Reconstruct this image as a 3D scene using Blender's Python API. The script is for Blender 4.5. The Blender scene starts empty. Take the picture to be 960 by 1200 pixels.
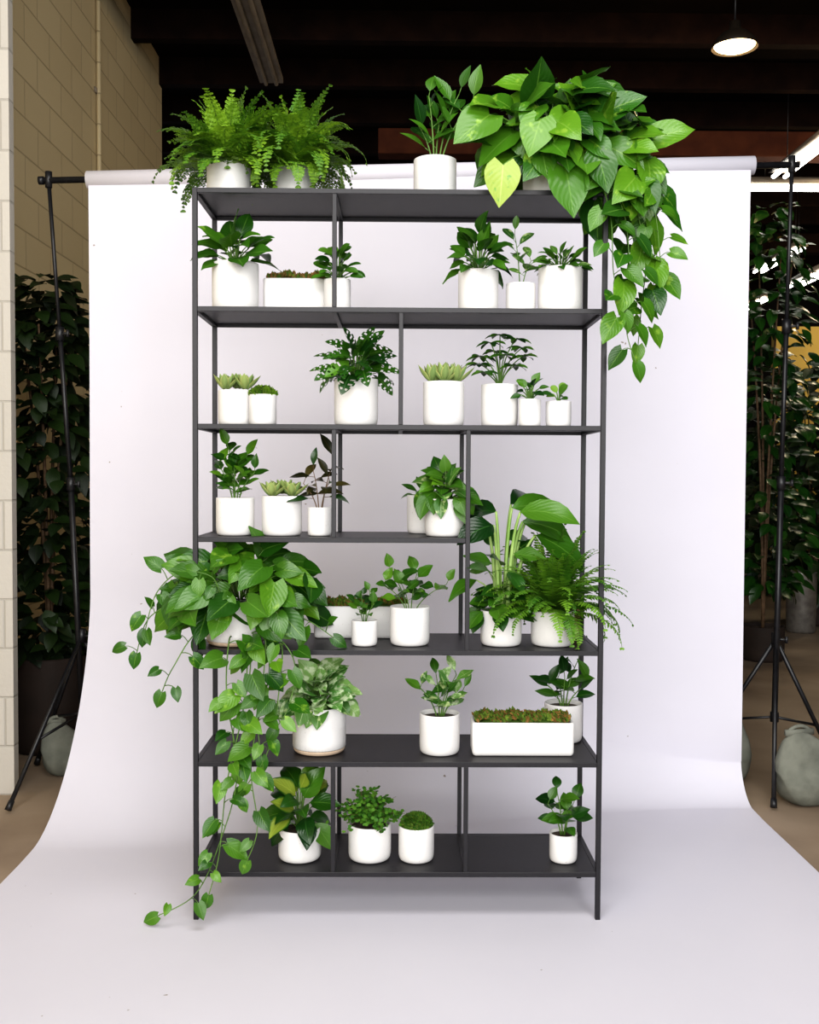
import bpy, math, random
from mathutils import Vector, Matrix
V3=Vector
scene=bpy.context.scene
try:
    scene.view_settings.view_transform='Standard'
    scene.view_settings.look='Medium High Contrast'
except Exception as e: print(e)
RND=random.Random(7)
UP=V3((0,0,1))

# ---------------------------------------------------------------- materials
def new_mat(name):
    m=bpy.data.materials.new(name); m.use_nodes=True
    nt=m.node_tree; b=nt.nodes['Principled BSDF']
    return m,nt,b
def N(nt,t,**kw):
    n=nt.nodes.new(t)
    for k,v in kw.items(): setattr(n,k,v)
    return n
def ramp(nt,stops):
    r=N(nt,'ShaderNodeValToRGB'); cr=r.color_ramp
    while len(cr.elements)<len(stops): cr.elements.new(.5)
    for e,(p,c) in zip(cr.elements,stops):
        e.position=p; e.color=(*c,1) if len(c)==3 else c
    return r
def noise_mat(name,c1,c2,scale=5,rough=.6,bump=0,detail=4,metal=0,spec=None,bdist=.01):
    m,nt,b=new_mat(name)
    tc=N(nt,'ShaderNodeTexCoord'); nz=N(nt,'ShaderNodeTexNoise')
    nz.inputs['Scale'].default_value=scale; nz.inputs['Detail'].default_value=detail
    nt.links.new(tc.outputs['Object'],nz.inputs['Vector'])
    r=ramp(nt,[(.35,c1),(.65,c2)])
    nt.links.new(nz.outputs['Fac'],r.inputs['Fac']); nt.links.new(r.outputs['Color'],b.inputs['Base Color'])
    b.inputs['Roughness'].default_value=rough; b.inputs['Metallic'].default_value=metal
    if spec is not None: b.inputs['Specular IOR Level'].default_value=spec
    if bump:
        bp=N(nt,'ShaderNodeBump'); bp.inputs['Strength'].default_value=bump; bp.inputs['Distance'].default_value=bdist
        nt.links.new(nz.outputs['Fac'],bp.inputs['Height']); nt.links.new(bp.outputs['Normal'],b.inputs['Normal'])
    return m
def emit_mat(name,col,s):
    m,nt,b=new_mat(name)
    b.inputs['Base Color'].default_value=(*col,1)
    b.inputs['Emission Color'].default_value=(*col,1); b.inputs['Emission Strength'].default_value=s
    return m
def leaf_mat(name,dark,light,rib,var=None,varamt=.5,rough=.36,edge=None,trans=.16,vscale=55,ribw=.03,dim=.80):
    dark=tuple(c*dim for c in dark); light=tuple(c*dim for c in light)
    m,nt,b=new_mat(name); L=nt.links
    at=N(nt,'ShaderNodeAttribute'); at.attribute_name='rnd'
    mix=N(nt,'ShaderNodeMix',data_type='RGBA'); L.new(at.outputs['Fac'],mix.inputs['Factor'])
    mix.inputs['A'].default_value=(*dark,1); mix.inputs['B'].default_value=(*light,1)
    col=mix.outputs['Result']
    uv=N(nt,'ShaderNodeUVMap'); uv.uv_map='UVMap'
    sep=N(nt,'ShaderNodeSeparateXYZ'); L.new(uv.outputs['UV'],sep.inputs[0])
    sub=N(nt,'ShaderNodeMath',operation='SUBTRACT'); L.new(sep.outputs['X'],sub.inputs[0]); sub.inputs[1].default_value=.5
    ab=N(nt,'ShaderNodeMath',operation='ABSOLUTE'); L.new(sub.outputs[0],ab.inputs[0])
    if var is not None:
        tc=N(nt,'ShaderNodeTexCoord'); nz=N(nt,'ShaderNodeTexNoise'); nz.inputs['Scale'].default_value=vscale; nz.inputs['Detail'].default_value=3
        L.new(tc.outputs['Object'],nz.inputs['Vector'])
        rr=ramp(nt,[(.62-.25*varamt,(0,0,0)),(.74-.2*varamt,(1,1,1))]); L.new(nz.outputs['Fac'],rr.inputs['Fac'])
        m2=N(nt,'ShaderNodeMix',data_type='RGBA'); L.new(rr.outputs['Color'],m2.inputs['Factor']); L.new(col,m2.inputs['A']); m2.inputs['B'].default_value=(*var,1)
        col=m2.outputs['Result']
    if edge is not None:
        rr=ramp(nt,[(.33,(0,0,0)),(.45,(1,1,1))]); L.new(ab.outputs[0],rr.inputs['Fac'])
        m2=N(nt,'ShaderNodeMix',data_type='RGBA'); L.new(rr.outputs['Color'],m2.inputs['Factor']); L.new(col,m2.inputs['A']); m2.inputs['B'].default_value=(*edge,1)
        col=m2.outputs['Result']
    rr=ramp(nt,[(.008,(.6,.6,.6)),(ribw,(0,0,0))]); L.new(ab.outputs[0],rr.inputs['Fac'])
    m3=N(nt,'ShaderNodeMix',data_type='RGBA'); L.new(rr.outputs['Color'],m3.inputs['Factor']); L.new(col,m3.inputs['A']); m3.inputs['B'].default_value=(*rib,1)
    col=m3.outputs['Result']
    L.new(col,b.inputs['Base Color']); b.inputs['Roughness'].default_value=rough
    ad=N(nt,'ShaderNodeMath',operation='SUBTRACT'); L.new(sep.outputs['Y'],ad.inputs[0]); L.new(ab.outputs[0],ad.inputs[1])
    mu=N(nt,'ShaderNodeMath',operation='MULTIPLY'); L.new(ad.outputs[0],mu.inputs[0]); mu.inputs[1].default_value=42
    sn=N(nt,'ShaderNodeMath',operation='SINE'); L.new(mu.outputs[0],sn.inputs[0])
    bp=N(nt,'ShaderNodeBump'); bp.inputs['Strength'].default_value=.14; bp.inputs['Distance'].default_value=.0012
    L.new(sn.outputs[0],bp.inputs['Height']); L.new(bp.outputs['Normal'],b.inputs['Normal'])
    tr=N(nt,'ShaderNodeBsdfTranslucent'); L.new(col,tr.inputs['Color'])
    ms=N(nt,'ShaderNodeMixShader'); ms.inputs[0].default_value=trans
    out=nt.nodes['Material Output']
    L.new(b.outputs[0],ms.inputs[1]); L.new(tr.outputs[0],ms.inputs[2]); L.new(ms.outputs[0],out.inputs['Surface'])
    return m

def ceramic():
    m,nt,b=new_mat('white_ceramic'); L=nt.links
    tc=N(nt,'ShaderNodeTexCoord'); nz=N(nt,'ShaderNodeTexNoise'); nz.inputs['Scale'].default_value=260
    L.new(tc.outputs['Object'],nz.inputs['Vector'])
    r=ramp(nt,[(.25,(.48,.44,.40)),(.31,(.725,.71,.695))]); L.new(nz.outputs['Fac'],r.inputs['Fac'])
    L.new(r.outputs['Color'],b.inputs['Base Color']); b.inputs['Roughness'].default_value=.45
    return m
CER=ceramic()
CLAY=noise_mat('raw_tan_clay',(.56,.42,.30),(.64,.50,.37),60,.8)
TERRA=noise_mat('terracotta',(.40,.22,.13),(.48,.28,.17),60,.8)
SOIL=noise_mat('potting_soil',(.03,.02,.012),(.09,.06,.04),90,.95,.6)
STEM=noise_mat('green_stem',(.06,.14,.02),(.11,.22,.035),20,.5)
STEMPALE=noise_mat('pale_stalk',(.17,.31,.06),(.32,.45,.14),20,.45)
STEMBR=noise_mat('woody_stem',(.10,.06,.03),(.18,.11,.06),40,.7)
LF={
 'pothos_gold':leaf_mat('golden_pothos_leaf',(.030,.14,.008),(.135,.32,.018),(.20,.36,.05),var=(.22,.38,.04),varamt=.08,rough=.33,vscale=32),
 'pothos':leaf_mat('pothos_leaf',(.014,.080,.006),(.075,.225,.014),(.13,.28,.04),rough=.30),
 'lime':leaf_mat('lime_leaf',(.26,.40,.04),(.38,.50,.07),(.45,.55,.15),var=(.10,.28,.03),varamt=.12),
 'fern':leaf_mat('fern_leaf',(.06,.18,.010),(.27,.47,.03),(.2,.4,.04),rough=.5,trans=.25,dim=.92),
 'fern_dk':leaf_mat('dark_fern_leaf',(.04,.15,.008),(.20,.40,.03),(.15,.33,.03),rough=.5,trans=.25,dim=.9),
 'mid':leaf_mat('mid_green_leaf',(.020,.095,.007),(.095,.25,.018),(.15,.30,.05)),
 'dark':leaf_mat('dark_green_leaf',(.006,.038,.006),(.028,.11,.012),(.05,.15,.03),rough=.28,trans=.1),
 'succ':leaf_mat('succulent_leaf',(.19,.31,.10),(.36,.46,.15),(.33,.44,.15),edge=(.48,.52,.18),rough=.5,trans=.08,dim=.95),
 'varieg':leaf_mat('variegated_leaf',(.035,.14,.02),(.14,.32,.05),(.5,.62,.3),var=(.50,.60,.28),varamt=.30,vscale=45),
 'silver':leaf_mat('pale_syngonium_leaf',(.08,.24,.04),(.26,.44,.13),(.55,.66,.38),var=(.56,.67,.42),varamt=.6,dim=.95),
 'bronze':leaf_mat('bronze_leaf',(.02,.024,.008),(.09,.075,.02),(.15,.10,.03),rough=.3),
 'maiden':leaf_mat('maidenhair_leaf',(.035,.15,.012),(.14,.33,.03),(.1,.3,.03),rough=.55),
 'moss_g':leaf_mat('moss_green',(.05,.13,.01),(.22,.34,.035),(.1,.2,.03),rough=.8),
 'moss_r':leaf_mat('moss_rust',(.13,.10,.02),(.42,.20,.06),(.2,.2,.03),rough=.8,dim=1),
 'edge':leaf_mat('yellow_centre_leaf',(.30,.42,.04),(.36,.46,.06),(.45,.55,.1),edge=(.02,.10,.01)),
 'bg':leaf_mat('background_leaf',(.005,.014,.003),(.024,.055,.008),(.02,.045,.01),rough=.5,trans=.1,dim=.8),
}

# ---------------------------------------------------------------- mesh builder
class MB:
    def __init__(s): s.v=[];s.f=[];s.m=[];s.uv=[];s.r=[];s.mats=[]
    def mi(s,mat):
        if mat not in s.mats: s.mats.append(mat)
        return s.mats.index(mat)
    def add(s,vs,fs,mat,uvs=None,rnd=.5):
        o=len(s.v); s.v+= [tuple(v) for v in vs]; k=s.mi(mat)
        for f in fs: s.f.append(tuple(i+o for i in f)); s.m.append(k)
        s.uv+= uvs if uvs else [(0.,0.)]*len(vs)
        s.r+=[rnd]*len(vs)
    def build(s,name,loc=(0,0,0),smooth=True,bevel=0,clampx=None):
        if clampx is not None:
            s.v=[(max(v[0],clampx),v[1],v[2]) for v in s.v]
        me=bpy.data.meshes.new(name); me.from_pydata(s.v,[],s.f)
        for m in s.mats: me.materials.append(m)
        me.polygons.foreach_set('material_index',s.m)
        me.polygons.foreach_set('use_smooth',[smooth]*len(s.f))
        uvl=me.uv_layers.new(name='UVMap')
        li=[0]*len(me.loops); me.loops.foreach_get('vertex_index',li)
        flat=[]
        for i in li: flat+=s.uv[i]
        uvl.data.foreach_set('uv',flat)
        a=me.attributes.new('rnd','FLOAT','POINT'); a.data.foreach_set('value',s.r)
        me.update()
        o=bpy.data.objects.new(name,me); scene.collection.objects.link(o); o.location=loc
        if bevel:
            b=o.modifiers.new('bevel','BEVEL'); b.width=bevel; b.segments=2; b.limit_method='ANGLE'
        return o
    def box(s,x0,x1,y0,y1,z0,z1,mat):
        vs=[(x,y,z) for z in(z0,z1) for y in(y0,y1) for x in(x0,x1)]
        s.add(vs,[(0,2,3,1),(4,5,7,6),(0,1,5,4),(2,6,7,3),(0,4,6,2),(1,3,7,5)],mat)
    def tube(s,pts,r0,r1,mat,k=5,rnd=.5,cap=True):
        pts=[V3(p) for p in pts]; n=len(pts); vs=[]; fs=[]
        ref=V3((1,0,0))
        for i,p in enumerate(pts):
            t=(pts[min(i+1,n-1)]-pts[max(i-1,0)])
            if t.length<1e-7: t=UP.copy()
            t.normalize()
            a=ref-t*ref.dot(t)
            if a.length<.1: a=V3((0,1,0)); a=a-t*a.dot(t)
            a.normalize(); ref=a; b=t.cross(a)
            r=r0+(r1-r0)*i/max(1,n-1)
            for j in range(k):
                an=2*math.pi*j/k; vs.append(p+a*(r*math.cos(an))+b*(r*math.sin(an)))
        for i in range(n-1):
            for j in range(k): fs.append((i*k+j,i*k+(j+1)%k,(i+1)*k+(j+1)%k,(i+1)*k+j))
        if cap: fs.append(tuple(range(k-1,-1,-1))); fs.append(tuple((n-1)*k+j for j in range(k)))
        s.add(vs,fs,mat,rnd=rnd)
    def lathe(s,prof,mat,n=40,flute=0,c=(0,0,0),cap0=True,cap1=False):
        vs=[];fs=[]
        for (r,z) in prof:
            for j in range(n):
                a=2*math.pi*j/n; rr=r*(1-flute*(j%2))
                vs.append((c[0]+rr*math.cos(a),c[1]+rr*math.sin(a),c[2]+z))
        for i in range(len(prof)-1):
            for j in range(n): fs.append((i*n+j,i*n+(j+1)%n,(i+1)*n+(j+1)%n,(i+1)*n+j))
        if cap0: fs.append(tuple(range(n-1,-1,-1)))
        if cap1: fs.append(tuple((len(prof)-1)*n+j for j in range(n)))
        s.add(vs,fs,mat)

SH={
 'heart':([.50,.88,1,.95,.80,.56,.28,.02],.17),
 'ovate':([.04,.60,.92,1,.88,.65,.34,.02],0),
 'lance':([.04,.42,.78,1,.95,.72,.38,.01],0),
 'oblong':([.04,.5,.82,.98,1,.9,.6,.04],0),
 'spoon':([.15,.22,.38,.62,.9,1,.78,.1],0),
 'succ':([.55,.68,.88,1,.95,.74,.38,.01],0),
 'round':([.3,.75,.97,1,1,.92,.68,.15],.05),
}
def leaf(mb,p,d,face,L,W,shape,mat,fold=.22,curl=.6,wave=0,rnd=None,R=RND,thick=False,cols=5):
    ws,lobe=SH[shape]; nseg=7
    d=V3(d).normalized(); face=V3(face)
    n=face-d*face.dot(d)
    if n.length<.05: n=V3((.3,-1,.2)); n=n-d*n.dot(d)
    n.normalize(); side=d.cross(n)
    pos=V3(p); vs=[];uv=[]
    ph=R.uniform(0,6.28); hc=(cols-1)//2
    for i in range(nseg+1):
        t=i/nseg; a=curl*t
        tg=d*math.cos(a)-n*math.sin(a); nr=n*math.cos(a)+d*math.sin(a)
        w=ws[i]*W*.5
        for c in range(cols):
            s=(c-hc)/hc
            q=pos+side*(s*w)+nr*(fold*abs(s)*w)
            if lobe: q=q-tg*(abs(s)*L*lobe*(1-t)**3)
            if wave: q=q+nr*(wave*W*math.sin(t*11+ph+(2 if s>0 else 0))*abs(s))
            vs.append(q); uv.append((.5+.5*s,t))
        pos=pos+tg*(L/nseg)
    fs=[(i*cols+c,i*cols+c+1,(i+1)*cols+c+1,(i+1)*cols+c) for i in range(nseg) for c in range(cols-1)]
    if thick:
        nb=len(vs)
        bot=[]
        for i in range(nseg+1):
            th=W*.22*min(1,ws[i]+.1)*(1-.6*i/nseg)
            for c in range(cols):
                s=(c-hc)/hc; bot.append(vs[i*cols+c]-n*(th*(1-s*s)))
        vs+=bot; uv+=uv[:nb]
        fs+=[(nb+i*cols+c+1,nb+i*cols+c,nb+(i+1)*cols+c,nb+(i+1)*cols+c+1) for i in range(nseg) for c in range(cols-1)]
    mb.add(vs,fs,mat,uv,R.random() if rnd is None else rnd)
def swiss_leaf(mb,p,d,face,L,W,mat,R=RND,curl=.6):
    d=V3(d).normalized(); n=V3(face); n=n-d*n.dot(d)
    if n.length<.05: n=V3((.3,-1,.2)); n=n-d*n.dot(d)
    n.normalize(); side=d.cross(n)
    pos=V3(p);vs=[];uv=[];ns=13;cols=9
    for i in range(ns+1):
        t=i/ns;a=curl*t;tg=d*math.cos(a)-n*math.sin(a);nr=n*math.cos(a)+d*math.sin(a)
        w=W*.5*(math.sin(math.pi*min(1,(t*.93+.07))**.62)**.75 if t<1 else .02)
        if i%3==0 and 0<i<ns-1: w*=.9
        for c in range(cols):
            s=(c-4)/4
            vs.append(pos+side*(s*w)+nr*(.2*abs(s)*w)+tg*(abs(s)*L*.1*(2*t-1)+(-abs(s)*L*.1 if i==0 else 0))); uv.append((.5+.5*s,t))
        pos=pos+tg*(L/ns)
    fs=[]
    for i in range(ns):
        for c in range(cols-1):
            if c in(1,2,5,6) and i%3 in(1,) and 1<i<ns-2: continue
            if c in(0,7) and i%3==2 and 2<i<ns-2: continue
            fs.append((i*cols+c,i*cols+c+1,(i+1)*cols+c+1,(i+1)*cols+c))
    mb.add(vs,fs,mat,uv,R.random())
def qb(p0,p1,p2,n=6):
    p0,p1,p2=V3(p0),V3(p1),V3(p2)
    return [p0*(1-t)**2+p1*(2*t*(1-t))+p2*t*t for t in [i/n for i in range(n+1)]]
def pol(az,el): return V3((math.cos(az)*math.cos(el),math.sin(az)*math.cos(el),math.sin(el)))

# ---------------------------------------------------------------- pots
def pot(mb,r,h,flute=0,base=None,mat=None,soil=True,c=(0,0,0)):
    mat=mat or CER
    n=96 if flute else 40
    prof=[(.84*r,0),(.91*r,.015*h),(.965*r,.06*h),(.992*r,.14*h),(r,.25*h),(r,.55*h),(r,.965*h),(.99*r,h),(.94*r,h),(.92*r,.975*h),(.92*r,.84*h)]
    if base:
        mb.lathe([(.86*r,0),(.92*r,.02*h),(.97*r,.07*h),(.97*r,.10*h)],CLAY,n,c=c)
        prof=[(.97*r,.10*h),(r,.12*h)]+prof[4:]
    if flute:
        mb.lathe(prof[:-5],mat,n,flute=.03,c=c,cap0=True)
        mb.lathe([(.985*r,prof[-6][1])]+prof[-5:],mat,n,c=c,cap0=False)
    else: mb.lathe(prof,mat,n,c=c)
    if soil: mb.lathe([(.925*r,.88*h),(.6*r,.90*h),(.1*r,.91*h)],SOIL,24,c=c,cap0=False,cap1=True)
    return V3((c[0],c[1],.88*h+c[2]))
def trough(mb,w,dp,h):
    def loop(sx,sy,rad,z,k=5):
        pts=[]
        for qx,qy,a0 in((1,1,0),(-1,1,90),(-1,-1,180),(1,-1,270)):
            for i in range(k+1):
                a=math.radians(a0+90*i/k)
                pts.append((qx*(sx-rad)+rad*math.cos(a),qy*(sy-rad)+rad*math.sin(a),z))
        return pts
    L=[loop(w-.006,dp-.006,.008,0),loop(w-.002,dp-.002,.01,.004),loop(w,dp,.012,.012),loop(w,dp,.012,h-.003),loop(w-.002,dp-.002,.01,h),loop(w-.008,dp-.008,.008,h),loop(w-.009,dp-.009,.007,h-.003),loop(w-.009,dp-.009,.007,h*.8)]
    vs=[p for l in L for p in l]; n=len(L[0]); fs=[]
    for i in range(len(L)-1):
        for j in range(n): fs.append((i*n+j,i*n+(j+1)%n,(i+1)*n+(j+1)%n,(i+1)*n+j))
    fs.append(tuple(range(n-1,-1,-1)))
    mb.add(vs,fs,CER)
    mb.add(loop(w-.009,dp-.009,.007,h*.86),[tuple(range(n))],SOIL)

# ---------------------------------------------------------------- plants
def petiole(mb,c,n,h0,h1,spread,L,W,shape,mat,R,stem=None,curl=.6,fold=.22,wave=0,r=.0022,el0=65,el1=-15,leaff=None,az0=0):
    stem=stem or STEM
    for i in range(n):
        k=(i+.5)/n; az=az0+i*2.39996+R.uniform(-.35,.35)
        rho=spread*(.15+.85*k**.8)*R.uniform(.75,1.2); h=(h1+(h0-h1)*k)*R.uniform(.82,1.15)
        o=V3((math.cos(az),math.sin(az),0))
        p0=c+o*(spread*.12); p2=c+o*rho+UP*h
        pts=qb(p0,p0*.6+(c+o*rho*.5)*.4+UP*(h*.75),p2,5)
        mb.tube(pts,r,r*.7,stem,4)
        el=math.radians(el0+(el1-el0)*k+R.uniform(-20,20))
        d=pol(az+R.uniform(-.45,.45),el)
        f=UP*1.0+V3((0,-.7,0))+V3((R.uniform(-.5,.5),R.uniform(-.4,.2),0))
        sc=R.uniform(.72,1.15)
        m=mat if not isinstance(mat,(list,tuple)) else R.choice(mat)
        if leaff: leaff(p2,d,f,L*sc,W*sc,m)
        else: leaf(mb,p2,d,f,L*sc,W*sc,shape,m,fold=fold,curl=curl*R.uniform(.4,1.6),wave=wave,R=R)
def upright(mb,c,stems,L,W,shape,mat,R,nl=6,stem=None,r=.0025,t0=.3,el=35,curl=.5,fold=.2,opp=False,wave=0):
    for (dx,dy,dz) in stems:
        tip=c+V3((dx,dy,dz)); b=c+V3((dx*.15,dy*.15,0))
        pts=qb(b,b+UP*dz*.6+V3((dx*.2,dy*.2,0)),tip,10)
        mb.tube(pts,r,r*.5,stem or STEM,5)
        a=R.uniform(0,6.28)
        for i in range(nl):
            t=t0+(1-t0)*i/max(1,nl-1); q=pts[min(10,int(t*10))]
            a+= 1.57 if opp else 2.4
            for s in ((0,math.pi) if opp else (0,)):
                e=math.radians(el+25*(t-.5)+R.uniform(-15,15)) if i<nl-1 else math.radians(65)
                d=pol(a+s+R.uniform(-.3,.3),e)
                sc=R.uniform(.75,1.1)*(1-.25*abs(t-.6))
                pe=q+d*L*.22
                mb.tube([q,pe],r*.5,r*.4,stem or STEM,4)
                m=mat if not isinstance(mat,(list,tuple)) else R.choice(mat)
                leaf(mb,pe,d,UP+V3((0,-.8,0)),L*sc,W*sc,shape,m,curl=curl*R.uniform(.5,1.5),fold=fold,R=R,wave=wave)
def pinna(mb,p,d,n,L,W,mat,rnd):
    side=d.cross(n).normalized()
    vs=[p-side*W*.35,p+side*W*.35,p+d*L*.55+side*W*.5-n*L*.05,p+d*L-n*L*.15,p+d*L*.55-side*W*.5-n*L*.05]
    mb.add(vs,[(0,1,2,4),(4,2,3)],mat,[(.3,0),(.7,0),(.9,.5),(.6,1),(.1,.5)],rnd)
def fern(mb,c,n,Lf,mat,R,pl=.035,bip=False,elmin=15,elmax=80,droop=1.5,np_=18,ls=1.0):
    for i in range(n):
        k=(i+.5)/n; az=i*2.39996+R.uniform(-.3,.3)
        el=math.radians(elmax+(elmin-elmax)*k+R.uniform(-8,8)); L=Lf*R.uniform(.7,1.1)
        p=c+pol(az,0)*.012; d=pol(az,el); ns=np_; pts=[p.copy()]; dirs=[d.copy()]
        dr=droop*R.uniform(.7,1.2)*max(.3,math.cos(el)+.25)
        tw=R.uniform(-.5,.5)
        for j in range(ns):
            t=j/ns; e=el-dr*t*t*1.1
            d=pol(az+tw*t,e); p=p+d*(L/ns); pts.append(p.copy()); dirs.append(d)
        mb.tube(pts,.0013,.0006,STEM,3)
        rn=R.random()
        for j in range(2,ns+1):
            t=j/ns; d=dirs[j]; sd=d.cross(UP)
            if sd.length<.1: sd=V3((1,0,0))
            sd.normalize(); nr=sd.cross(d).normalized()
            pL=pl*(math.sin(math.pi*min(1,.12+.9*t)**.8)**.7 if t<.98 else .25)*R.uniform(.85,1.1)
            for sg in(-1,1):
                dd=(sd*sg+d*.35-nr*R.uniform(-.1,.35)).normalized()
                if not bip: pinna(mb,pts[j],dd,nr,pL,L/ns*.85,mat,min(1,max(0,rn+R.uniform(-.2,.2))))
                else:
                    m=max(3,int(pL/.0065))
                    for q in range(m):
                        tt=(q+.5)/m; pp=pts[j]+dd*(pL*tt)
                        s2=dd.cross(nr).normalized(); l2=.013*ls*(1-.5*tt)*(pL/pl+.2)
                        for g2 in(-1,1):
                            d2=(s2*g2+dd*.5+nr*R.uniform(-.3,.3)).normalized()
                            pinna(mb,pp,d2,nr,l2,.0075*ls,mat,min(1,max(0,rn+R.uniform(-.25,.25))))
def rosette(mb,c,n,L,W,mat,R,rings=3,e0=20,e1=80):
    for i in range(n):
        k=i/(n-1); az=i*2.39996; el=math.radians(e0+(e1-e0)*k)
        sc=1-.45*k
        leaf(mb,c+pol(az,0)*.006+UP*.004*k,pol(az,el),UP*math.cos(el)-pol(az,0)*math.sin(el),L*sc,W*sc,'succ',mat,fold=.35,curl=-.35,R=R,thick=True)
def moss(mb,fn,n,size,mats,R):
    for i in range(n):
        p,nr=fn()
        d=(nr+V3((R.uniform(-1,1),R.uniform(-1,1),R.uniform(-.3,.6)))*.8).normalized()
        a=d.orthogonal().normalized(); s=size*R.uniform(.6,1.4)
        pinna(mb,p,d,a,s,s*.7,R.choice(mats),R.random())
def moss_disc(mb,c,r,h,n,size,mats,R):
    prof=[(r,-.004)]+[(r*math.cos(a),h*math.sin(a)) for a in (.3,.7,1.1,1.45)]
    mb.lathe(prof,mats[0],20,c=c,cap0=False,cap1=True)
    def fn():
        a=R.uniform(0,6.28); q=math.sqrt(R.random())
        return c+V3((r*q*math.cos(a),r*q*math.sin(a),h*math.sqrt(1-q*q)*.95)),V3((q*math.cos(a),q*math.sin(a),.7))
    moss(mb,fn,n,size,mats,R)
def moss_box(mb,w,dp,z,n,size,mats,R):
    ks=14; vs=[];fs=[]
    for i in range(ks+1):
        for j in range(6):
            x=-w+2*w*i/ks; y=-dp+2*dp*j/5
            e=min(1,4*(1-abs(x)/w))*min(1,2.5*(1-abs(y)/dp))
            vs.append((x,y,z-.004+e*R.uniform(.006,.016)))
    for i in range(ks):
        for j in range(5): fs.append((i*6+j,(i+1)*6+j,(i+1)*6+j+1,i*6+j+1))
    mb.add(vs,fs,mats[0],rnd=.2)
    def fn():
        x=R.uniform(-w,w);y=R.uniform(-dp,dp)
        return V3((x,y,z+.004+.009*math.sin(x*70)*math.sin(y*90+1)+R.uniform(0,.008))),UP
    moss(mb,fn,n,size,mats,R)
def vine(mb,pts,L,W,mats,R,step=.05,out=V3((0,-1,0)),r=.0022,start=0,taper=.35):
    P=[V3(p) for p in pts]; S=[]
    for i in range(len(P)-1):
        a=P[max(i-1,0)];b=P[i];c=P[i+1];d=P[min(i+2,len(P)-1)]
        for j in range(8):
            t=j/8
            S.append(.5*((2*b)+(c-a)*t+(2*a-5*b+4*c-d)*t*t+(3*b-a-3*c+d)*t**3))
    S.append(P[-1])
    mb.tube(S,r,r*.6,STEM,5)
    acc=0; sg=1; tot=sum((S[i+1]-S[i]).length for i in range(len(S)-1)); run=0; nxt=step
    for i in range(len(S)-1):
        l=(S[i+1]-S[i]).length; acc+=l; run+=l
        if run<start: acc=0; continue
        if acc>=nxt:
            acc=0; nxt=step*R.uniform(.6,1.4); sg=-sg; t=(S[i+1]-S[i]).normalized()
            o=out+V3((R.uniform(-.6,.6),R.uniform(-.3,.3),R.uniform(-.2,.6)))
            sd=t.cross(o).normalized()*sg
            pet=(sd*.8+o*.5+UP*.25).normalized(); ln=L*R.uniform(.2,.5)
            q=S[i]+pet*ln
            mb.tube(qb(S[i],S[i]+pet*ln*.6+UP*.01,q,3),r*.6,r*.5,STEM,4)
            d=(sd*R.uniform(.1,1.1)+V3((0,0,-1))*R.uniform(.1,1.1)+o*.3).normalized()
            sc=R.uniform(.65,1.2)*(1-taper*run/tot)
            leaf(mb,q,d,o+UP*.5,L*sc,W*sc,'heart',R.choice(mats),curl=R.uniform(.1,.9),R=R,fold=.2,wave=.015)
    leaf(mb,S[-1],(S[-1]-S[-3]),out+UP*.3,L*.6,W*.6,'heart',R.choice(mats),R=R)
def mound(mb,c,n,rx,ry,rz,L,W,mats,R,shape='heart',zmin=-.2,stem=True,wave=.02):
    for i in range(n):
        az=R.uniform(0,6.28)
        u=R.uniform(zmin,1); q=math.sqrt(max(0,1-u*u)) if u>0 else 1
        k=R.uniform(.6,1)
        p=c+V3((rx*q*math.cos(az)*k,ry*q*math.sin(az)*k,rz*u*k))
        o=(p-c); o.normalize()
        if stem and R.random()<.75: mb.tube(qb(c+V3((o.x*.03,o.y*.03,0)),c+(p-c)*.5+UP*.04,p,4),.0022,.0016,STEM,4)
        d=(V3((o.x,o.y,0))*.7+V3((R.uniform(-.9,.9),R.uniform(-.5,.2),max(-1.1,u*1.0-.75)+R.uniform(-.5,.5)))).normalized()
        f=V3((o.x*.6,o.y*.3,o.z*.4))+UP*.35+V3((R.uniform(-.4,.4),-.95,R.uniform(-.3,.3)))
        sc=R.uniform(.62,1.18)
        leaf(mb,p,d,f,L*sc,W*sc,shape,R.choice(mats),curl=R.uniform(.0,.9),R=R,fold=.2,wave=wave)

ZL=[2.125,1.787,1.450,1.122,.794,.465,.139]
T=.0145; HW=.591; DEP=.333
def top(i): return ZL[i]+T/2+.0005
def P(name,i,x,y,r,h,seed,fn,**kw):
    mb=MB(); R=random.Random(seed); c=pot(mb,r,h,**kw)
    fn(mb,c,R)
    return mb.build(name,(x,y,top(i)))
L_=LF
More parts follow.
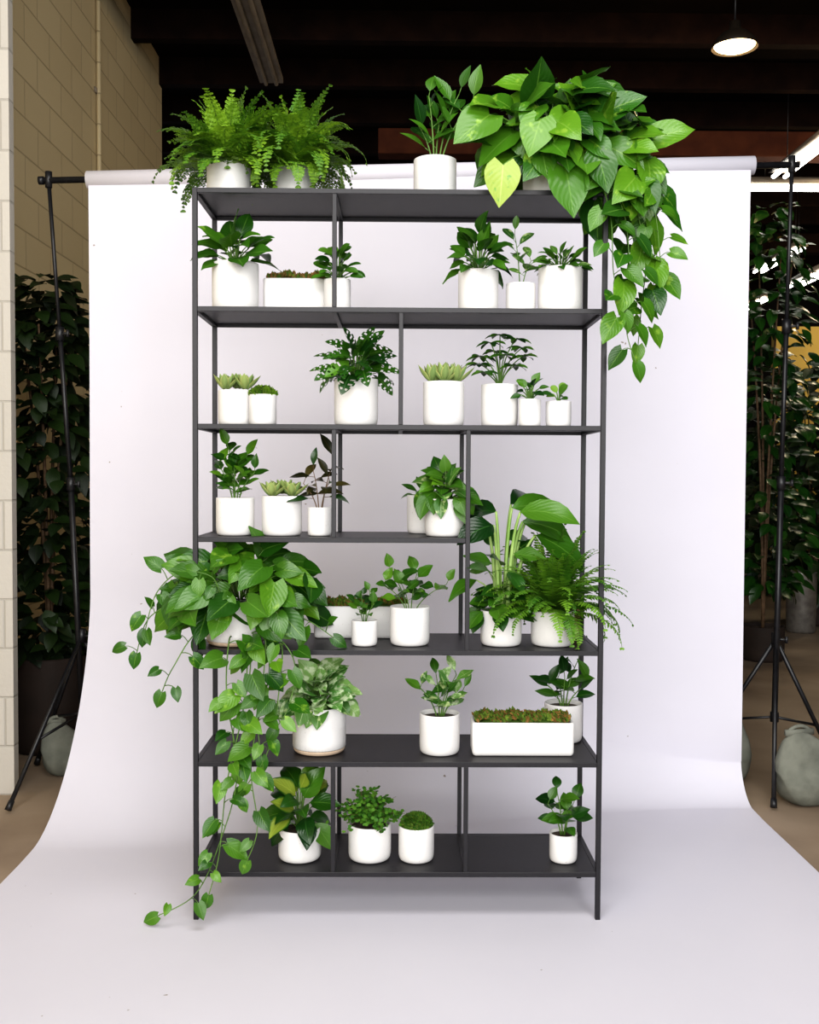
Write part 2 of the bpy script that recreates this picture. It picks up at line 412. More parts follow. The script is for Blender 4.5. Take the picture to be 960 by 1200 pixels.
# ---- top shelf
P('potted_lace_fern',0,-.512,.12,.065,.095,1,lambda m,c,R:fern(m,c,78,.24,L_['fern'],R,pl=.036,bip=True,elmin=8,elmax=82,np_=18,droop=1.5))
P('potted_boston_fern',0,-.322,.17,.060,.10,2,lambda m,c,R:fern(m,c+UP*.01,92,.25,L_['fern'],R,pl=.030,bip=True,elmin=5,elmax=88,droop=2.0,np_=20,ls=.95))
P('potted_rubber_plant',0,.102,.12,.064,.116,3,lambda m,c,R:upright(m,c,[(-.02,-.01,.20),(.07,0,.21),(.015,.02,.15),(.11,-.02,.18),(-.05,.01,.12)],.090,.046,'ovate',[L_['dark'],L_['mid'],L_['pothos']],R,nl=5,t0=.35,el=42,r=.003))
def big_pothos(m,c,R):
    g=[L_['pothos_gold'],L_['pothos'],L_['pothos_gold'],L_['mid']]
    mound(m,c+UP*.06+V3((.0,-.01,0)),150,.20,.15,.20,.118,.092,g,R,zmin=-.32,wave=.03)
    m2=c+V3((.20,-.02,.0))
    mound(m,m2,62,.10,.11,.17,.112,.085,g,R,zmin=-.9,stem=False,wave=.03)
    for pts in ([(0,0,0),(.10,-.08,.06),(.18,-.13,-.05),(.20,-.15,-.25),(.19,-.16,-.40),(.22,-.16,-.50)],
                [(0,0,0),(.13,-.03,.08),(.22,-.06,0),(.26,-.08,-.18),(.25,-.08,-.33),(.24,-.09,-.44)],
                [(0,0,0),(.10,-.1,.05),(.14,-.16,-.08),(.15,-.17,-.25),(.18,-.18,-.36)],
                [(0,0,0),(.15,0,.07),(.22,.03,-.05),(.24,.04,-.22),(.25,.02,-.34)],
                [(0,0,0),(.16,0,.07),(.26,-.03,.02),(.30,-.05,-.12),(.29,-.06,-.26)],
                [(0,0,0),(.18,-.05,.05),(.27,-.1,-.02),(.30,-.1,-.2)]):
        vine(m,pts,.098,.073,g,R,step=.044,out=V3((.25,-1,0)),start=.12,taper=.2)
    for p,d,l,mt in (((-.165,-.16,-.03),(-.1,-.3,-.9),.13,'lime'),((.01,-.17,-.04),(.15,-.3,-1),.15,'pothos'),
                  ((-.20,-.1,.13),(-.7,-.4,-.6),.15,'pothos_gold'),((.10,-.17,.0),(.25,-.3,-1),.12,'pothos'),((-.06,-.16,.10),(-.3,-.4,-.9),.13,'pothos_gold')):
        m.tube(qb(c,c+V3(p)*.5+UP*.08,c+V3(p),5),.003,.002,STEM,5)
        leaf(m,c+V3(p),d,V3((0,-1,.4)),l,l*.80,'heart',L_[mt],R=R,curl=.3,fold=.12,wave=.015)
P('potted_golden_pothos',0,.455,.12,.09,.10,4,big_pothos)
# ---- second shelf
P('potted_philodendron',1,-.491,.11,.069,.142,5,lambda m,c,R:petiole(m,c,26,.02,.09,.065,.10,.060,'ovate',[L_['pothos'],L_['mid'],L_['pothos_gold']],R,wave=.04,el0=55,el1=-10))
mb=MB();R=random.Random(6);trough(mb,.098,.05,.11);moss_box(mb,.086,.038,.106,1100,.014,[L_['moss_r'],L_['moss_g'],L_['moss_r']],R)
mb.build('moss_trough_planter',(-.317,.20,top(1)))
P('potted_peperomia',1,-.187,.095,.040,.094,7,lambda m,c,R:petiole(m,c,28,.015,.09,.045,.042,.032,'round',[L_['mid'],L_['pothos']],R,el0=50,el1=0))
P('potted_calathea',1,.233,.11,.06,.124,8,lambda m,c,R:petiole(m,c,38,.02,.115,.060,.072,.046,'ovate',[L_['dark'],L_['mid'],L_['pothos']],R,el0=70,el1=-25,wave=.03))
P('potted_fiddle_seedling',1,.36,.11,.044,.088,9,lambda m,c,R:upright(m,c,[(-.02,0,.16),(.03,0,.08)],.060,.030,'oblong',[L_['varieg'],L_['mid']],R,nl=6,t0=.4,el=35,r=.002))
P('potted_spider_plant',1,.478,.11,.066,.134,10,lambda m,c,R:petiole(m,c,44,.015,.055,.065,.048,.022,'lance',[L_['mid'],L_['varieg']],R,el0=60,el1=-10))
# ---- third shelf
P('potted_succulent',2,-.495,.14,.053,.106,11,lambda m,c,R:[rosette(m,c+V3(o)+UP*.018,16,.058,.028,L_['succ'],R,e0=35) for o in((-.03,-.01,0),(.03,-.015,0),(0,.025,.005))])
P('potted_moss_sedum',2,-.407,.09,.041,.09,12,lambda m,c,R:moss_disc(m,c+UP*.002,.036,.028,500,.012,[L_['moss_g'],L_['fern']],R),flute=1)
def monst(m,c,R):
    petiole(m,c,38,.02,.11,.090,.082,.062,'heart',[L_['mid'],L_['dark'],L_['pothos']],R,el0=50,el1=-35,leaff=lambda p,d,f,l,w,mt:swiss_leaf(m,p,d,f,l,w,mt,R,.5))
P('potted_swiss_cheese_plant',2,-.131,.12,.066,.14,13,monst)
P('potted_succulent',2,.132,.12,.062,.133,14,lambda m,c,R:[rosette(m,c+V3(o)+UP*.018,18,.068,.029,L_['succ'],R,e0=32) for o in((-.035,-.01,0),(.035,-.01,0),(0,.025,.01),(0,-.03,0))])
def scheff(m,c,R):
    for (dx,dy,dz) in((-.055,0,.10),(-.03,-.02,.14),(.0,0,.165),(.05,.01,.155),(.07,-.02,.10),(.04,-.03,.07),(-.05,-.03,.05),(.01,-.04,.10),(-.01,.03,.12),(.07,.02,.13),(-.06,.02,.08)):
        t=c+V3((dx,dy,dz)); m.tube(qb(c,c+V3((dx*.2,dy*.2,dz*.7)),t,6),.0022,.0015,STEM,4)
        a0=R.uniform(0,6)
        for k in range(7):
            leaf(m,t,pol(a0+k*.9,math.radians(R.uniform(-5,15))),UP+V3((0,-.5,0)),.048*R.uniform(.8,1.1),.020,'oblong',R.choice([L_['dark'],L_['mid'],L_['mid']]),R=R,curl=.7)
P('potted_umbrella_plant',2,.302,.14,.056,.128,15,scheff)
P('potted_peperomia',2,.387,.085,.033,.081,16,lambda m,c,R:petiole(m,c,15,.02,.06,.038,.042,.027,'ovate',[L_['mid'],L_['dark']],R))
P('potted_jade_seedling',2,.475,.10,.038,.076,17,lambda m,c,R:petiole(m,c,6,.015,.045,.014,.032,.027,'round',[L_['fern'],L_['mid']],R))
# ---- fourth shelf
P('potted_coffee_plant',3,-.492,.11,.057,.112,18,lambda m,c,R:upright(m,c,[(-.02,0,.16),(.03,.01,.13),(.0,-.02,.10),(-.05,0,.11),(.06,-.01,.09)],.060,.033,'ovate',[L_['mid'],L_['pothos'],L_['pothos_gold']],R,nl=9,t0=.25,el=30,wave=.03))
P('potted_succulent',3,-.352,.11,.06,.118,19,lambda m,c,R:[rosette(m,c+V3(o)+UP*.016,16,.058,.029,L_['succ'],R,e0=30) for o in((-.028,-.02,0),(.03,-.01,0),(0,.025,.006))],flute=1)
P('potted_bronze_philodendron',3,-.238,.10,.036,.085,20,lambda m,c,R:upright(m,c,[(-.02,0,.12),(.045,.01,.15),(.03,-.01,.09),(-.05,.01,.08)],.078,.030,'lance',[L_['bronze'],L_['bronze'],L_['dark']],R,nl=5,t0=.4,el=10,stem=STEMBR,r=.002,curl=.8))
P('potted_spider_plant',3,.075,.26,.05,.12,21,lambda m,c,R:petiole(m,c,12,.01,.03,.03,.05,.02,'lance',[L_['mid']],R))
P('potted_variegated_pothos',3,.137,.11,.06,.112,22,lambda m,c,R:petiole(m,c,54,.0,.09,.070,.062,.047,'heart',[L_['varieg'],L_['pothos_gold'],L_['pothos'],L_['mid']],R,el0=50,el1=-55))
# ---- fifth shelf
def left_pothos(m,c,R):
    g=[L_['pothos'],L_['pothos'],L_['pothos_gold'],L_['mid']]
    gl=[L_['pothos'],L_['pothos_gold'],L_['pothos_gold'],L_['mid']]
    mound(m,c+UP*.03+V3((.02,-.03,0)),135,.235,.15,.165,.098,.073,g,R,zmin=-.30,wave=.03)
    for pts in ([(0,0,0),(-.12,-.05,.13),(-.24,-.07,.09),(-.28,-.08,-.02)],
                [(0,0,0),(-.08,-.06,.18),(-.15,-.08,.22),(-.22,-.08,.16),(-.25,-.1,.05)],
                [(0,0,0),(-.09,-.1,.05),(-.16,-.14,-.05),(-.19,-.15,-.12)],
                [(0,0,0),(-.02,-.12,.14),(-.04,-.15,.21),(-.09,-.15,.23)],
                [(0,0,0),(.12,-.05,.10),(.22,-.07,.08),(.30,-.08,.03)],
                [(0,0,0),(0,-.12,.03),(.0,-.17,-.12),(.03,-.17,-.35),(-.02,-.17,-.55),(-.09,-.17,-.70),(-.20,-.17,-.765)]):
        vine(m,pts,.085,.064,g if pts[-1][2]>-.3 else gl,R,step=.046,start=.10,r=.0024,taper=.45)
    for pts in ([(0,0,0),(.05,-.12,.02),(.05,-.17,-.15),(.0,-.17,-.38),(-.02,-.18,-.58),(-.05,-.18,-.70)],
                [(0,0,0),(.10,-.12,.05),(.10,-.17,-.12),(.07,-.17,-.33),(.09,-.18,-.50),(.06,-.18,-.60)],
                [(0,0,0),(.14,-.1,.03),(.15,-.16,-.10),(.12,-.17,-.28),(.06,-.17,-.38)],
                [(0,0,0),(.12,-.1,.04),(.19,-.14,-.03),(.18,-.16,-.15),(.14,-.17,-.22)],
                [(0,0,0),(.09,-.1,.04),(.12,-.15,-.06),(.09,-.16,-.2),(.10,-.17,-.3)],
                [(0,0,0),(.06,-.13,.02),(.06,-.16,-.1),(.02,-.17,-.22),(.03,-.17,-.34)]):
        vine(m,pts,.082,.061,gl,R,step=.052,start=.12,r=.0024,taper=.30)
P('potted_pothos',4,-.492,.12,.088,.125,23,left_pothos,base=True)
mb=MB();R=random.Random(24);trough(mb,.15,.045,.10);moss_box(mb,.137,.034,.096,1300,.014,[L_['moss_g'],L_['moss_g'],L_['moss_r']],R)
mb.build('moss_trough_planter',(-.115,.26,top(4)))
P('potted_jade_seedling',4,-.103,.095,.039,.075,25,lambda m,c,R:upright(m,c,[(-.01,0,.085),(.02,0,.10),(.03,-.01,.06),(-.03,0,.07)],.040,.027,'ovate',[L_['mid'],L_['dark']],R,nl=7,t0=.3,el=25,r=.0018))
P('potted_ming_aralia',4,.034,.115,.06,.115,26,lambda m,c,R:upright(m,c,[(-.06,0,.12),(.02,0,.11),(.11,0,.08),(-.02,-.02,.07),(-.08,-.01,.08)],.060,.042,'ovate',[L_['mid'],L_['pothos'],L_['pothos_gold']],R,nl=5,t0=.4,el=20,r=.002,wave=.06))
def lily(m,c,R):
    # pale stalks rise from the pot and carry broad drooping dark-green blades
    tips=[(-.045,0,.29,165,15,.14),(-.02,-.02,.34,150,5,.15),(.03,0,.35,10,12,.20),(.06,-.02,.31,-5,-5,.19),(.03,.03,.36,40,20,.17),(.10,-.02,.27,-15,-20,.20),(.05,-.05,.34,-35,8,.19),(-.03,-.05,.30,-140,-5,.14),(.08,.02,.32,12,-15,.20)]
    for i,(dx,dy,dz,az,el,l) in enumerate(tips):
        b=c+V3((dx*.35,dy*.35,-.005)); t=c+V3((dx,dy,dz-.03))
        m.tube(qb(b,b+V3((dx*.1,0,dz*.7)),t,9),.0075,.0035,STEMPALE,8)
        leaf(m,t,pol(math.radians(az),math.radians(el)),UP+V3((0,-1.1,0)),l,.092,'ovate',L_[('mid','dark','pothos')[i%3]],R=R,curl=1.1,fold=.18,wave=.035)
    petiole(m,c,14,.10,.20,.075,.10,.058,'ovate',[L_['mid'],L_['dark'],L_['pothos']],R,el0=35,el1=-20,wave=.03,r=.003,stem=STEMPALE)
    petiole(m,c,40,.0,.07,.065,.08,.055,'ovate',[L_['mid'],L_['pothos'],L_['dark']],R,el0=30,el1=-35)
P('potted_peace_lily',4,.31,.115,.062,.105,27,lily)
P('potted_boston_fern',4,.466,.115,.065,.105,28,lambda m,c,R:fern(m,c+UP*.01,130,.25,L_['fern_dk'],R,pl=.032,elmin=5,elmax=88,droop=1.5,np_=26))
mb=MB();pot(mb,.042,.10,mat=TERRA);petiole(mb,V3((0,0,.088)),8,.01,.04,.03,.05,.02,'lance',L_['mid'],random.Random(5))
mb.build('terracotta_potted_plant',(.535,.27,top(4)))
# ---- sixth shelf
P('potted_syngonium',5,-.24,.13,.081,.14,29,lambda m,c,R:petiole(m,c,72,.01,.105,.085,.068,.056,'heart',[L_['silver'],L_['silver'],L_['silver'],L_['varieg']],R,el0=55,el1=-30,wave=.04),flute=1,base=True)
P('potted_variegated_rubber_plant',5,.126,.115,.061,.12,30,lambda m,c,R:upright(m,c,[(-.06,0,.09),(-.01,0,.12),(.05,0,.13),(.02,-.02,.09),(.07,.01,.08)],.062,.030,'lance',[L_['varieg'],L_['silver'],L_['mid']],R,nl=6,t0=.3,el=35,r=.0025,wave=.05))
mb=MB();R=random.Random(31);trough(mb,.153,.05,.10);moss_box(mb,.14,.038,.096,2200,.014,[L_['moss_g'],L_['moss_g'],L_['moss_r']],R)
mb.build('moss_trough_planter',(.375,.115,top(5)))
P('potted_zz_plant',5,.525,.262,.060,.12,32,lambda m,c,R:upright(m,c,[(-.02,0,.09),(.045,0,.15),(.0,-.02,.10),(.08,-.01,.08),(-.05,-.01,.07)],.074,.036,'ovate',[L_['dark'],L_['mid'],L_['pothos']],R,nl=5,t0=.35,el=25))
# ---- bottom shelf
P('potted_hosta',6,-.298,.12,.065,.095,33,lambda m,c,R:petiole(m,c,28,.02,.13,.05,.105,.065,'ovate',[L_['mid'],L_['dark'],L_['edge'],L_['pothos'],L_['pothos_gold']],R,el0=70,el1=-40,wave=.03,curl=.8))
def maiden(m,c,R):
    for i in range(90):
        az=R.uniform(0,6.28); el=math.radians(R.uniform(10,80)); l=R.uniform(.06,.125)
        p2=c+pol(az,el)*l; p2.z-=.01*math.cos(el)
        if el<.6: p2=p2+UP*.01
        pts=qb(c,c+UP*l*.5+pol(az,0)*l*.2,p2,6); m.tube(pts,.0008,.0005,STEMBR,3)
        for k in range(14):
            q=pts[R.randint(3,6)]+V3((R.uniform(-.014,.014),R.uniform(-.014,.014),R.uniform(-.01,.012)))
            d=pol(R.uniform(0,6.28),R.uniform(-.5,.5)); pinna(m,q,d,(UP+V3((0,-.7,0))-d*d.z).normalized(),.012,.013,L_['maiden'],R.random())
P('potted_maidenhair_fern',6,-.085,.12,.065,.107,34,maiden)
P('potted_moss_ball',6,.057,.11,.054,.104,35,lambda m,c,R:moss_disc(m,c+UP*.002,.047,.042,1400,.009,[L_['moss_g'],L_['maiden']],R))
P('potted_jade_seedling',6,.503,.10,.042,.085,36,lambda m,c,R:upright(m,c,[(-.02,0,.13),(.03,0,.10),(-.05,-.01,.10),(.01,-.02,.07)],.066,.044,'ovate',[L_['mid'],L_['dark'],L_['pothos']],R,nl=5,t0=.4,el=15,r=.0025,curl=.7))

# ---------------------------------------------------------------- shelving unit
METAL=noise_mat('dark_powder_coated_metal',(.009,.008,.010),(.012,.011,.014),120,.45,spec=.4)
mb=MB()
XA=-.19; XB=.003; XC=.2
def bar(x,y,z0,z1,t=T): mb.box(x-t/2,x+t/2,y-t/2,y+t/2,z0,z1,METAL)
for x in(-HW,HW):
    for y in(T/2,DEP-T/2): bar(x,y,0,ZL[0]+T/2)
for i,z in enumerate(ZL):
    xr=XC-.0065 if i==3 else HW-T/2      # the fourth shelf stops at the upright, leaving a tall bay
    for y in(T/2,DEP-T/2): mb.box(-HW+T/2,xr,y-T/2,y+T/2,z-T/2,z+T/2,METAL)
    for x in((-HW,) if i==3 else (-HW,HW)): mb.box(x-T/2,x+T/2,T,DEP-T,z-T/2,z+T/2,METAL)
    if i==3: mb.box(XC-.0065,XC+.0065,T,DEP-T,z-T/2,z+T/2,METAL)
    mb.box(-HW+T/2,xr,T,DEP-T,z+T/2-.005,z+T/2-.0005,METAL)
def div(x,a,b):
    for y in(T/2,DEP-T/2): bar(x,y,ZL[b]+T/2,ZL[a]-T/2,.013)
    for k in (a,b):
        if not(k==3 and x==XC): mb.box(x-.0065,x+.0065,T,DEP-T,ZL[k]-T/2,ZL[k]-T/2+.0095+(.0075 if k==b==6 else 0),METAL)
div(XA,0,1); div(XB,1,2); div(XA,2,3); div(XC,2,4); div(XA,5,6); div(XC,5,6)
mb.build('metal_shelving_unit',smooth=False,bevel=.0012)

# ---------------------------------------------------------------- paper backdrop
def paper_mat():
    m,nt,b=new_mat('white_seamless_paper'); L=nt.links
    tc=N(nt,'ShaderNodeTexCoord'); nz=N(nt,'ShaderNodeTexNoise'); nz.inputs['Scale'].default_value=1.3; nz.inputs['Detail'].default_value=5
    L.new(tc.outputs['Object'],nz.inputs['Vector'])
    r=ramp(nt,[(.3,(.635,.62,.685)),(.7,(.67,.655,.72))]); L.new(nz.outputs['Fac'],r.inputs['Fac'])
    sp=N(nt,'ShaderNodeTexNoise'); sp.inputs['Scale'].default_value=30; L.new(tc.outputs['Object'],sp.inputs['Vector'])
    r2=ramp(nt,[(.20,(1,1,1)),(.225,(0,0,0))]); L.new(sp.outputs['Fac'],r2.inputs['Fac'])
    mx=N(nt,'ShaderNodeMix',data_type='RGBA'); L.new(r2.outputs['Color'],mx.inputs['Factor']); L.new(r.outputs['Color'],mx.inputs['A']); mx.inputs['B'].default_value=(.3,.26,.24,1)
    L.new(mx.outputs['Result'],b.inputs['Base Color']); b.inputs['Roughness'].default_value=.8; b.inputs['Specular IOR Level'].default_value=.2
    return m
PAPER=paper_mat()
mb=MB(); NU=40; rows=[]
XL,XR=-1.265,1.395
for i in range(NU+1):
    u=i/NU; x=XL+(XR-XL)*u; w=u*u*(3-2*u)
    yh=1.25+(1.16-1.25)*u; Rz=.85+(.16-.85)*w; Ry=.70+(.15-.70)*w; zt=2.50+.055*u
    col=[]
    for k in range(13): col.append((x,yh+.004*math.sin(6*u+k*.4),zt+(Rz-zt)*k/12))
    for k in range(1,21):
        a=math.pi/2*k/20; e=1.15
        col.append((x,yh-Ry+Ry*math.cos(a)**e,.004+Rz-Rz*math.sin(a)**e*(1-.004/Rz)))
    yf=yh-Ry
    for k in range(1,26): col.append((x,yf+(-2.3-yf)*k/25,.004+.0005*(1+math.sin(x*3+k*.9))))
    rows.append(col)
nr=len(rows[0]); vs=[p for c in rows for p in c]
mb.add(vs,[(i*nr+k,(i+1)*nr+k,(i+1)*nr+k+1,i*nr+k+1) for i in range(NU) for k in range(nr-1)],PAPER)
mb.tube([(XL-.01,1.275,2.505),(XR+.02,1.185,2.56)],.037,.037,PAPER,24)
mb.build('paper_backdrop')

BLK=noise_mat('black_stand_metal',(.008,.008,.010),(.014,.014,.016),30,.4)
def stand(top_,col,foots):
    m=MB(); t=V3(top_); c=V3(col)
    m.tube([c-V3((0,0,.35)),c+(t-c)*.35],.0125,.0125,BLK,14)
    m.tube([c+(t-c)*.33,c+(t-c)*.68],.010,.010,BLK,14)
    m.tube([c+(t-c)*.66,t],.008,.008,BLK,14)
    for k in(.34,.67,0):
        q=c+(t-c)*k; m.tube([q-UP*.028,q+UP*.028],.018,.018,BLK,12)
        m.tube([q,q+V3((.038,-.02,0))],.006,.006,BLK,8); m.tube([q+V3((.038,-.02,-.014)),q+V3((.038,-.02,.014))],.007,.007,BLK,8)
    m.tube([t-UP*.03,t+UP*.035],.014,.014,BLK,12)
    low=c-UP*.33
    m.tube([low-UP*.02,low+UP*.02],.018,.018,BLK,12)
    for f in foots:
        f=V3(f); m.tube([c,f],.0095,.0095,BLK,8)
        mid=c+(f-c)*.62; m.tube([low,mid],.006,.006,BLK,6)
        m.tube([f,f+(c-f)*.05],.014,.012,BLK,8)
    return m
b0=V3((-1.435,1.28,2.505)); b1=V3((1.57,1.19,2.565))
stand(b0,(-1.335,1.36,.63),[(-1.505,.97,.012),(-1.12,1.56,.012),(-1.62,1.62,.012)]).build('backdrop_stand')
stand(b1,(1.59,1.33,.63),[(1.48,1.02,.012),(1.93,1.45,.012),(1.33,1.62,.012)]).build('backdrop_stand')
m=MB(); d=(b1-b0).normalized(); m.tube([b0-d*.035,b1+d*.03],.013,.013,BLK,14)
m.tube([b0-d*.04,b0-d*.02],.017,.017,BLK,12)
m.build('backdrop_crossbar')

BAG=noise_mat('grey_green_canvas',(.13,.135,.11),(.19,.195,.16),14,.9,.5,bdist=.015)
def sandbag(loc,rot,sx,sy,sz,seed=3):
    m=MB(); nu,nv=32,20; vs=[]
    for i in range(nu):
        for j in range(nv+1):
            a=2*math.pi*i/nu; b=math.pi*j/nv
            x=math.sin(b)*math.cos(a);y=math.sin(b)*math.sin(a);z=math.cos(b)
            f=lambda v:math.copysign(abs(v)**.75,v)
            wr=1+.03*math.sin(5*a+3*z+seed)+.02*math.sin(11*a+4*z)
            zz=f(z)
            fl=1-.45*max(0,zz)
            vs.append((f(x)*sx*wr*fl-.35*sx*max(0,zz+.2),f(y)*sy*wr*(fl*.6 if zz>0 else 1),max(-.92,zz)*sz+.92*sz))
    fs=[(i*(nv+1)+j,i*(nv+1)+j+1,((i+1)%nu)*(nv+1)+j+1,((i+1)%nu)*(nv+1)+j) for i in range(nu) for j in range(nv)]
    m.add(vs,fs,BAG)
    o=-.4*sx
    m.box(o-sx*.4,o+sx*.4,-.008,.008,1.84*sz,2.0*sz,BAG)
    m.tube(qb((o-sx*.3,0,1.97*sz),(o,0,2.2*sz),(o+sx*.3,0,1.97*sz),8),.008,.008,BAG,6)
    ob=m.build('sandbag',loc); ob.rotation_euler=rot
sandbag((1.67,1.12,.004),(0,0,math.radians(15)),.16,.095,.15,3)
sandbag((1.43,1.42,.004),(0,0,math.radians(-10)),.09,.08,.19,5)
sandbag((-1.45,1.50,.004),(0,0,.3),.10,.08,.12,1)

# ---------------------------------------------------------------- room
def block_mat(name,c1,c2,mort):
    m,nt,b=new_mat(name); L=nt.links
    tc=N(nt,'ShaderNodeTexCoord'); sp=N(nt,'ShaderNodeSeparateXYZ'); L.new(tc.outputs['Object'],sp.inputs[0])
    cb=N(nt,'ShaderNodeCombineXYZ'); 
    ad=N(nt,'ShaderNodeMath',operation='ADD'); L.new(sp.outputs['X'],ad.inputs[0]); L.new(sp.outputs['Y'],ad.inputs[1])
    L.new(ad.outputs[0],cb.inputs['X']); L.new(sp.outputs['Z'],cb.inputs['Y'])
    br=N(nt,'ShaderNodeTexBrick'); L.new(cb.outputs[0],br.inputs['Vector'])
    br.inputs['Scale'].default_value=1; br.inputs['Brick Width'].default_value=.4; br.inputs['Row Height'].default_value=.2
    br.inputs['Mortar Size'].default_value=.006; br.inputs['Mortar Smooth'].default_value=.7
    br.inputs['Color1'].default_value=(*c1,1); br.inputs['Color2'].default_value=(*c2,1); br.inputs['Mortar'].default_value=(*mort,1)
    L.new(br.outputs['Color'],b.inputs['Base Color']); b.inputs['Roughness'].default_value=.7
    nz=N(nt,'ShaderNodeTexNoise'); nz.inputs['Scale'].default_value=60; L.new(tc.outputs['Object'],nz.inputs['Vector'])
    ml=N(nt,'ShaderNodeMath',operation='MULTIPLY_ADD'); L.new(br.outputs['Fac'],ml.inputs[0]); ml.inputs[1].default_value=-1.; 
    m2=N(nt,'ShaderNodeMath',operation='MULTIPLY'); L.new(nz.outputs['Fac'],m2.inputs[0]); m2.inputs[1].default_value=.3
    L.new(m2.outputs[0],ml.inputs[2])
    bp=N(nt,'ShaderNodeBump'); bp.inputs['Strength'].default_value=.5; bp.inputs['Distance'].default_value=.007
    L.new(ml.outputs[0],bp.inputs['Height']); L.new(bp.outputs['Normal'],b.inputs['Normal'])
    return m
WALLM=block_mat('painted_cinder_block',(.68,.56,.34),(.72,.60,.37),(.50,.40,.24))
PILM=block_mat('light_facing_block',(.50,.47,.42),(.53,.50,.45),(.42,.395,.35))  # whiter tone put into the colour for the pilaster face turned to the light
FLOORM=noise_mat('stained_concrete',(.22,.16,.11),(.34,.26,.185),1.6,.7,.1,detail=8)
DARKW=noise_mat('dark_back_wall',(.012,.008,.006),(.02,.014,.010),1.5,.9)
YEL=noise_mat('ochre_painted_wall',(.42,.29,.07),(.50,.35,.09),1.5,.8)
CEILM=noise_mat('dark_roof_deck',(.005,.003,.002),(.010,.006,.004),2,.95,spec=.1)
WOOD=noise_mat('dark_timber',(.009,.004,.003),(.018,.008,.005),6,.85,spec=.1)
WOODR=noise_mat('reddish_timber',(.060,.016,.007),(.09,.026,.010),6,.8,spec=.2)
XW=-2.0; H=4.75
m=MB(); m.box(-2.3,9,-3.6,17,-.1,0,FLOORM); m.build('floor',smooth=False)
m=MB(); m.box(XW-.2,XW,-3.6,5.8,0,H,WALLM); m.build('wall_left',smooth=False)
m=MB(); m.box(XW,-1.565,1.2,1.25,0,H,PILM); m.build('block_pilaster',smooth=False)
m=MB(); m.box(-8,9,16,16.2,0,H+.6,DARKW); m.build('wall_back',smooth=False)
m=MB(); m.box(8.8,9,-3.6,16,0,H+.6,DARKW); m.build('wall_right',smooth=False)
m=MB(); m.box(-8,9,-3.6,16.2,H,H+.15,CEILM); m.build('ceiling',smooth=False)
m=MB(); m.box(-8,XW-.2,5.8,6,0,H,DARKW); m.build('wall_side_return',smooth=False)
m=MB(); m.box(4.7,8.8,10.0,10.15,0,3.2,YEL); m.build('wall_partition',smooth=False)
def beam(x0,x1,y0,y1,z0,z1,mt,name='ceiling_beam'):
    m=MB(); m.box(x0,x1,y0,y1,z0,z1,mt); m.build(name,smooth=False,bevel=.01)
m=MB()
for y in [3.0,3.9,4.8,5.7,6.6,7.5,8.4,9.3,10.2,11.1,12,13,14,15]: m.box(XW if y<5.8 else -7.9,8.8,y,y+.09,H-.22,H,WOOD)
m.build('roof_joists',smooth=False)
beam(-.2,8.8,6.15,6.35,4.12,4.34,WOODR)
beam(-5,8.8,10.6,10.8,4.25,4.5,WOOD)
FIX=noise_mat('dusty_enamel',(.22,.18,.14),(.30,.25,.19),8,.5)
m=MB(); m.box(-1.10,-.92,3.2,5.2,4.36,4.40,FIX); m.box(-1.045,-.975,3.2,5.2,4.40,4.46,FIX)
for y in(3.4,5.0): m.box(-1.02,-1.0,y,y+.02,4.46,H,FIX)
m.tube([(-1.05,3.22,4.345),(-1.05,5.18,4.345)],.016,.016,FIX,10); m.tube([(-.97,3.22,4.345),(-.97,5.18,4.345)],.016,.016,FIX,10)
m.build('strip_light_fixture',smooth=False)
m=MB(); m.tube([(XW+.02,3.9,0),(XW+.02,3.9,H)],.014,.014,WALLM,10)
for z in(1.8,2.8,3.8): m.box(XW,XW+.012,3.86,3.94,z,z+.03,FIX)
m.build('electrical_conduit')
TUBE=emit_mat('fluorescent_tube',(1,.97,.90),9)
def fluo(x0,y0,x1,y1,z):
    m=MB(); a=V3((x0,y0,z));b=V3((x1,y1,z)); d=(b-a).normalized(); s=V3((-d.y,d.x,0))*.05
    m.tube([a+s,b+s],.018,.018,TUBE,10); m.tube([a-s,b-s],.018,.018,TUBE,10)
    w=V3((-d.y,d.x,0))*.10
    m.add([a-w+UP*.03,a+w+UP*.03,b+w+UP*.03,b-w+UP*.03,a-w*.4+UP*.09,a+w*.4+UP*.09,b+w*.4+UP*.09,b-w*.4+UP*.09],[(0,1,2,3),(4,7,6,5),(0,4,5,1),(2,6,7,3),(1,5,6,2),(0,3,7,4)],FIX)
    for t in(.1,.9): q=a+(b-a)*t; m.tube([q+UP*.08,V3((q.x,q.y,H))],.004,.004,BLK,6)
    m.build('fluorescent_light_fixture')
fluo(3.26,4.2,3.26,6.0,3.9)
fluo(3.2,6.7,5.0,6.7,4.0)
fluo(4.6,9.0,4.6,10.4,3.95)
fluo(5.3,12.0,5.3,14.0,3.9)
fluo(4.35,7.4,4.35,8.5,3.42)
m=MB(); LAMP=emit_mat('warm_bulb',(1,.74,.38),7)
m.lathe([(.15,0),(.152,.01),(.13,.05),(.09,.09),(.04,.12),(.035,.17)],noise_mat('lamp_shade',(.02,.015,.01),(.03,.02,.012),5,.5),32,cap0=False,cap1=True)
m.lathe([(.02,-.02),(.08,-.015),(.125,.005),(.135,.015),(.13,.02)],LAMP,32,cap1=True)
m.tube([(0,0,.16),(0,0,.52)],.006,.006,BLK,8)
m.build('pendant_lamp',(2.22,3.99,4.17))

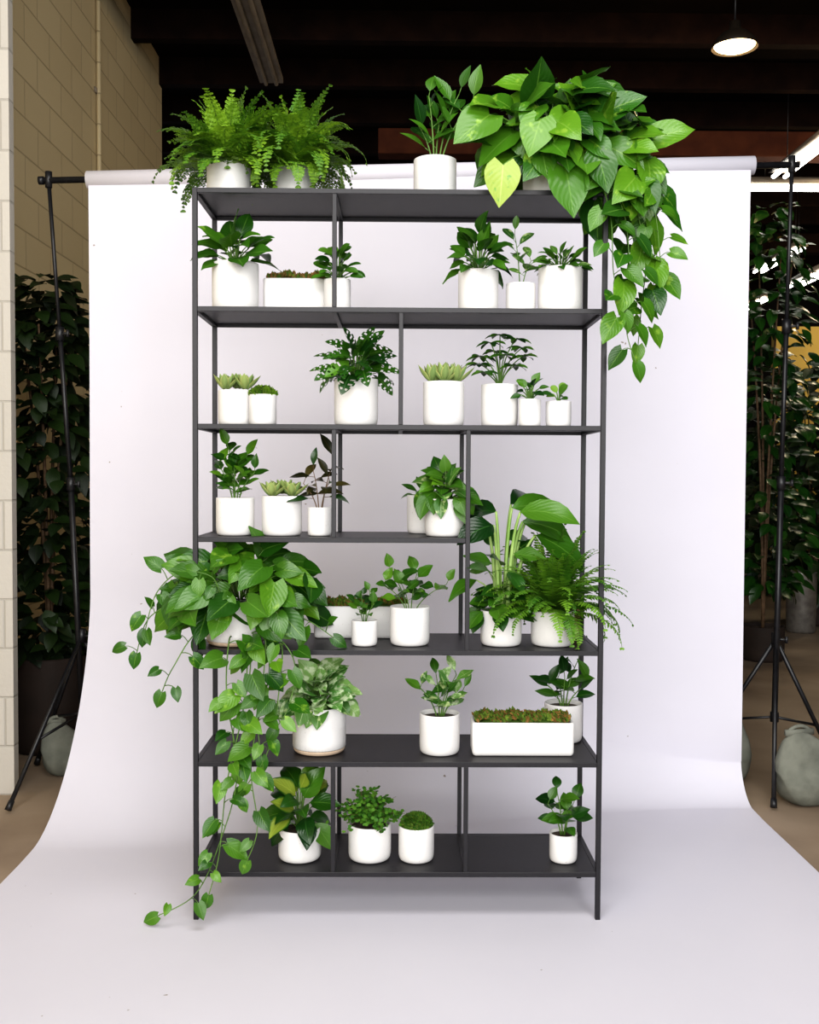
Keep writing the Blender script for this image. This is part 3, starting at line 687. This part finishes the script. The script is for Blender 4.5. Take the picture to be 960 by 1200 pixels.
def tree(name,loc,n,rx,ry,z0,z1,R,L=.12,pr=.2,ph=.4,mt=None,clampx=None):
    m=MB()
    pot(m,pr,ph,mat=noise_mat('brown_planter',(.02,.012,.008),(.035,.02,.014),5,.8))
    for k in range(4):
        a=k*1.6; tip=V3((rx*.5*math.cos(a),ry*.5*math.sin(a),z1*.9))
        pts=qb((0,0,ph*.8),(tip.x*.1,tip.y*.1,z1*.5),tip,10); m.tube(pts,.013,.005,STEMBR,6)
    for i in range(n):
        a=R.uniform(0,6.28); q=math.sqrt(R.random()); t=R.random()
        w=.6+.4*math.sin(math.pi*min(1,t*1.1))+.15*math.sin(t*17)
        p=V3((rx*q*w*math.cos(a),ry*q*w*math.sin(a),z0+(z1-z0)*t))
        d=pol(a+R.uniform(-1,1),R.uniform(-.9,.4))
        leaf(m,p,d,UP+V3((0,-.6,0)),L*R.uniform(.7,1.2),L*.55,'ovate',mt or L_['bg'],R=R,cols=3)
    m.build(name,loc,clampx=clampx)
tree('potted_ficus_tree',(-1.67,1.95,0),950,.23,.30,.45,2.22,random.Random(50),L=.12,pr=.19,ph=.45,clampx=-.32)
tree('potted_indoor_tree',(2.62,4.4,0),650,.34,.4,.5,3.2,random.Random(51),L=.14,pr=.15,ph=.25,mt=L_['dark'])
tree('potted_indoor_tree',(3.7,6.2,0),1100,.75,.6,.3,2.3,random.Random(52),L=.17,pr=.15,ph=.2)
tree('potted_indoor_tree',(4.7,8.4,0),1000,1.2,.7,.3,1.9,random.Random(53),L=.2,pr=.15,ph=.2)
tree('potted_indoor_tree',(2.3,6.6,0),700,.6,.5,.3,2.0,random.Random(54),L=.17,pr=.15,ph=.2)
m=MB(); m.lathe([(.11,0),(.12,.02),(.125,.5),(.13,.52),(.12,.52),(.115,.1)],noise_mat('brushed_steel',(.28,.27,.25),(.42,.40,.37),20,.4,metal=.7),28,cap1=True)
m.build('steel_bin',(3.42,5.75,0))

# ---------------------------------------------------------------- lights
def area(name,loc,target,sx,sy,power,col):
    l=bpy.data.lights.new(name,'AREA'); l.shape='RECTANGLE'; l.size=sx; l.size_y=sy; l.energy=power; l.color=col
    o=bpy.data.objects.new(name,l); scene.collection.objects.link(o); o.location=loc
    o.rotation_euler=(V3(target)-V3(loc)).to_track_quat('-Z','Y').to_euler()
area('daylight_from_open_door',(-.3,-6.2,2.7),(0,.4,1.0),6.5,4.2,575,(1,.985,.96))
area('added_overhead_light',(.3,-1.7,4.4),(0,.6,.6),2.6,1.4,85,(1,.985,.97))  # added soft overhead light from the camera side, no fixture modelled
def pt(loc,e,col,r=.15):
    l=bpy.data.lights.new('interior_lamp','POINT'); l.energy=e; l.color=col; l.shadow_soft_size=r
    o=bpy.data.objects.new('interior_lamp',l); scene.collection.objects.link(o); o.location=loc
pt((2.22,3.99,3.98),18,(1,.70,.40)); pt((6.0,8.5,3.2),75,(1,.82,.5)); pt((4.2,6.0,3.6),35,(1,.82,.55))
w=bpy.data.worlds.new('world'); scene.world=w; w.use_nodes=True
w.node_tree.nodes['Background'].inputs[0].default_value=(.80,.86,1,1); w.node_tree.nodes['Background'].inputs[1].default_value=.4

# ---------------------------------------------------------------- camera
cd=bpy.data.cameras.new('camera'); cam=bpy.data.objects.new('camera',cd); scene.collection.objects.link(cam)
cd.sensor_fit='VERTICAL'; cd.sensor_height=36; cd.lens=36*1217/1200; cd.clip_end=100
cam.matrix_world=Matrix.Translation((0,-3.01,1.31))@Matrix.Rotation(math.radians(-.57),4,'Z')@Matrix.Rotation(math.radians(90-2.0),4,'X')@Matrix.Rotation(math.radians(.3),4,'Z')
scene.camera=cam
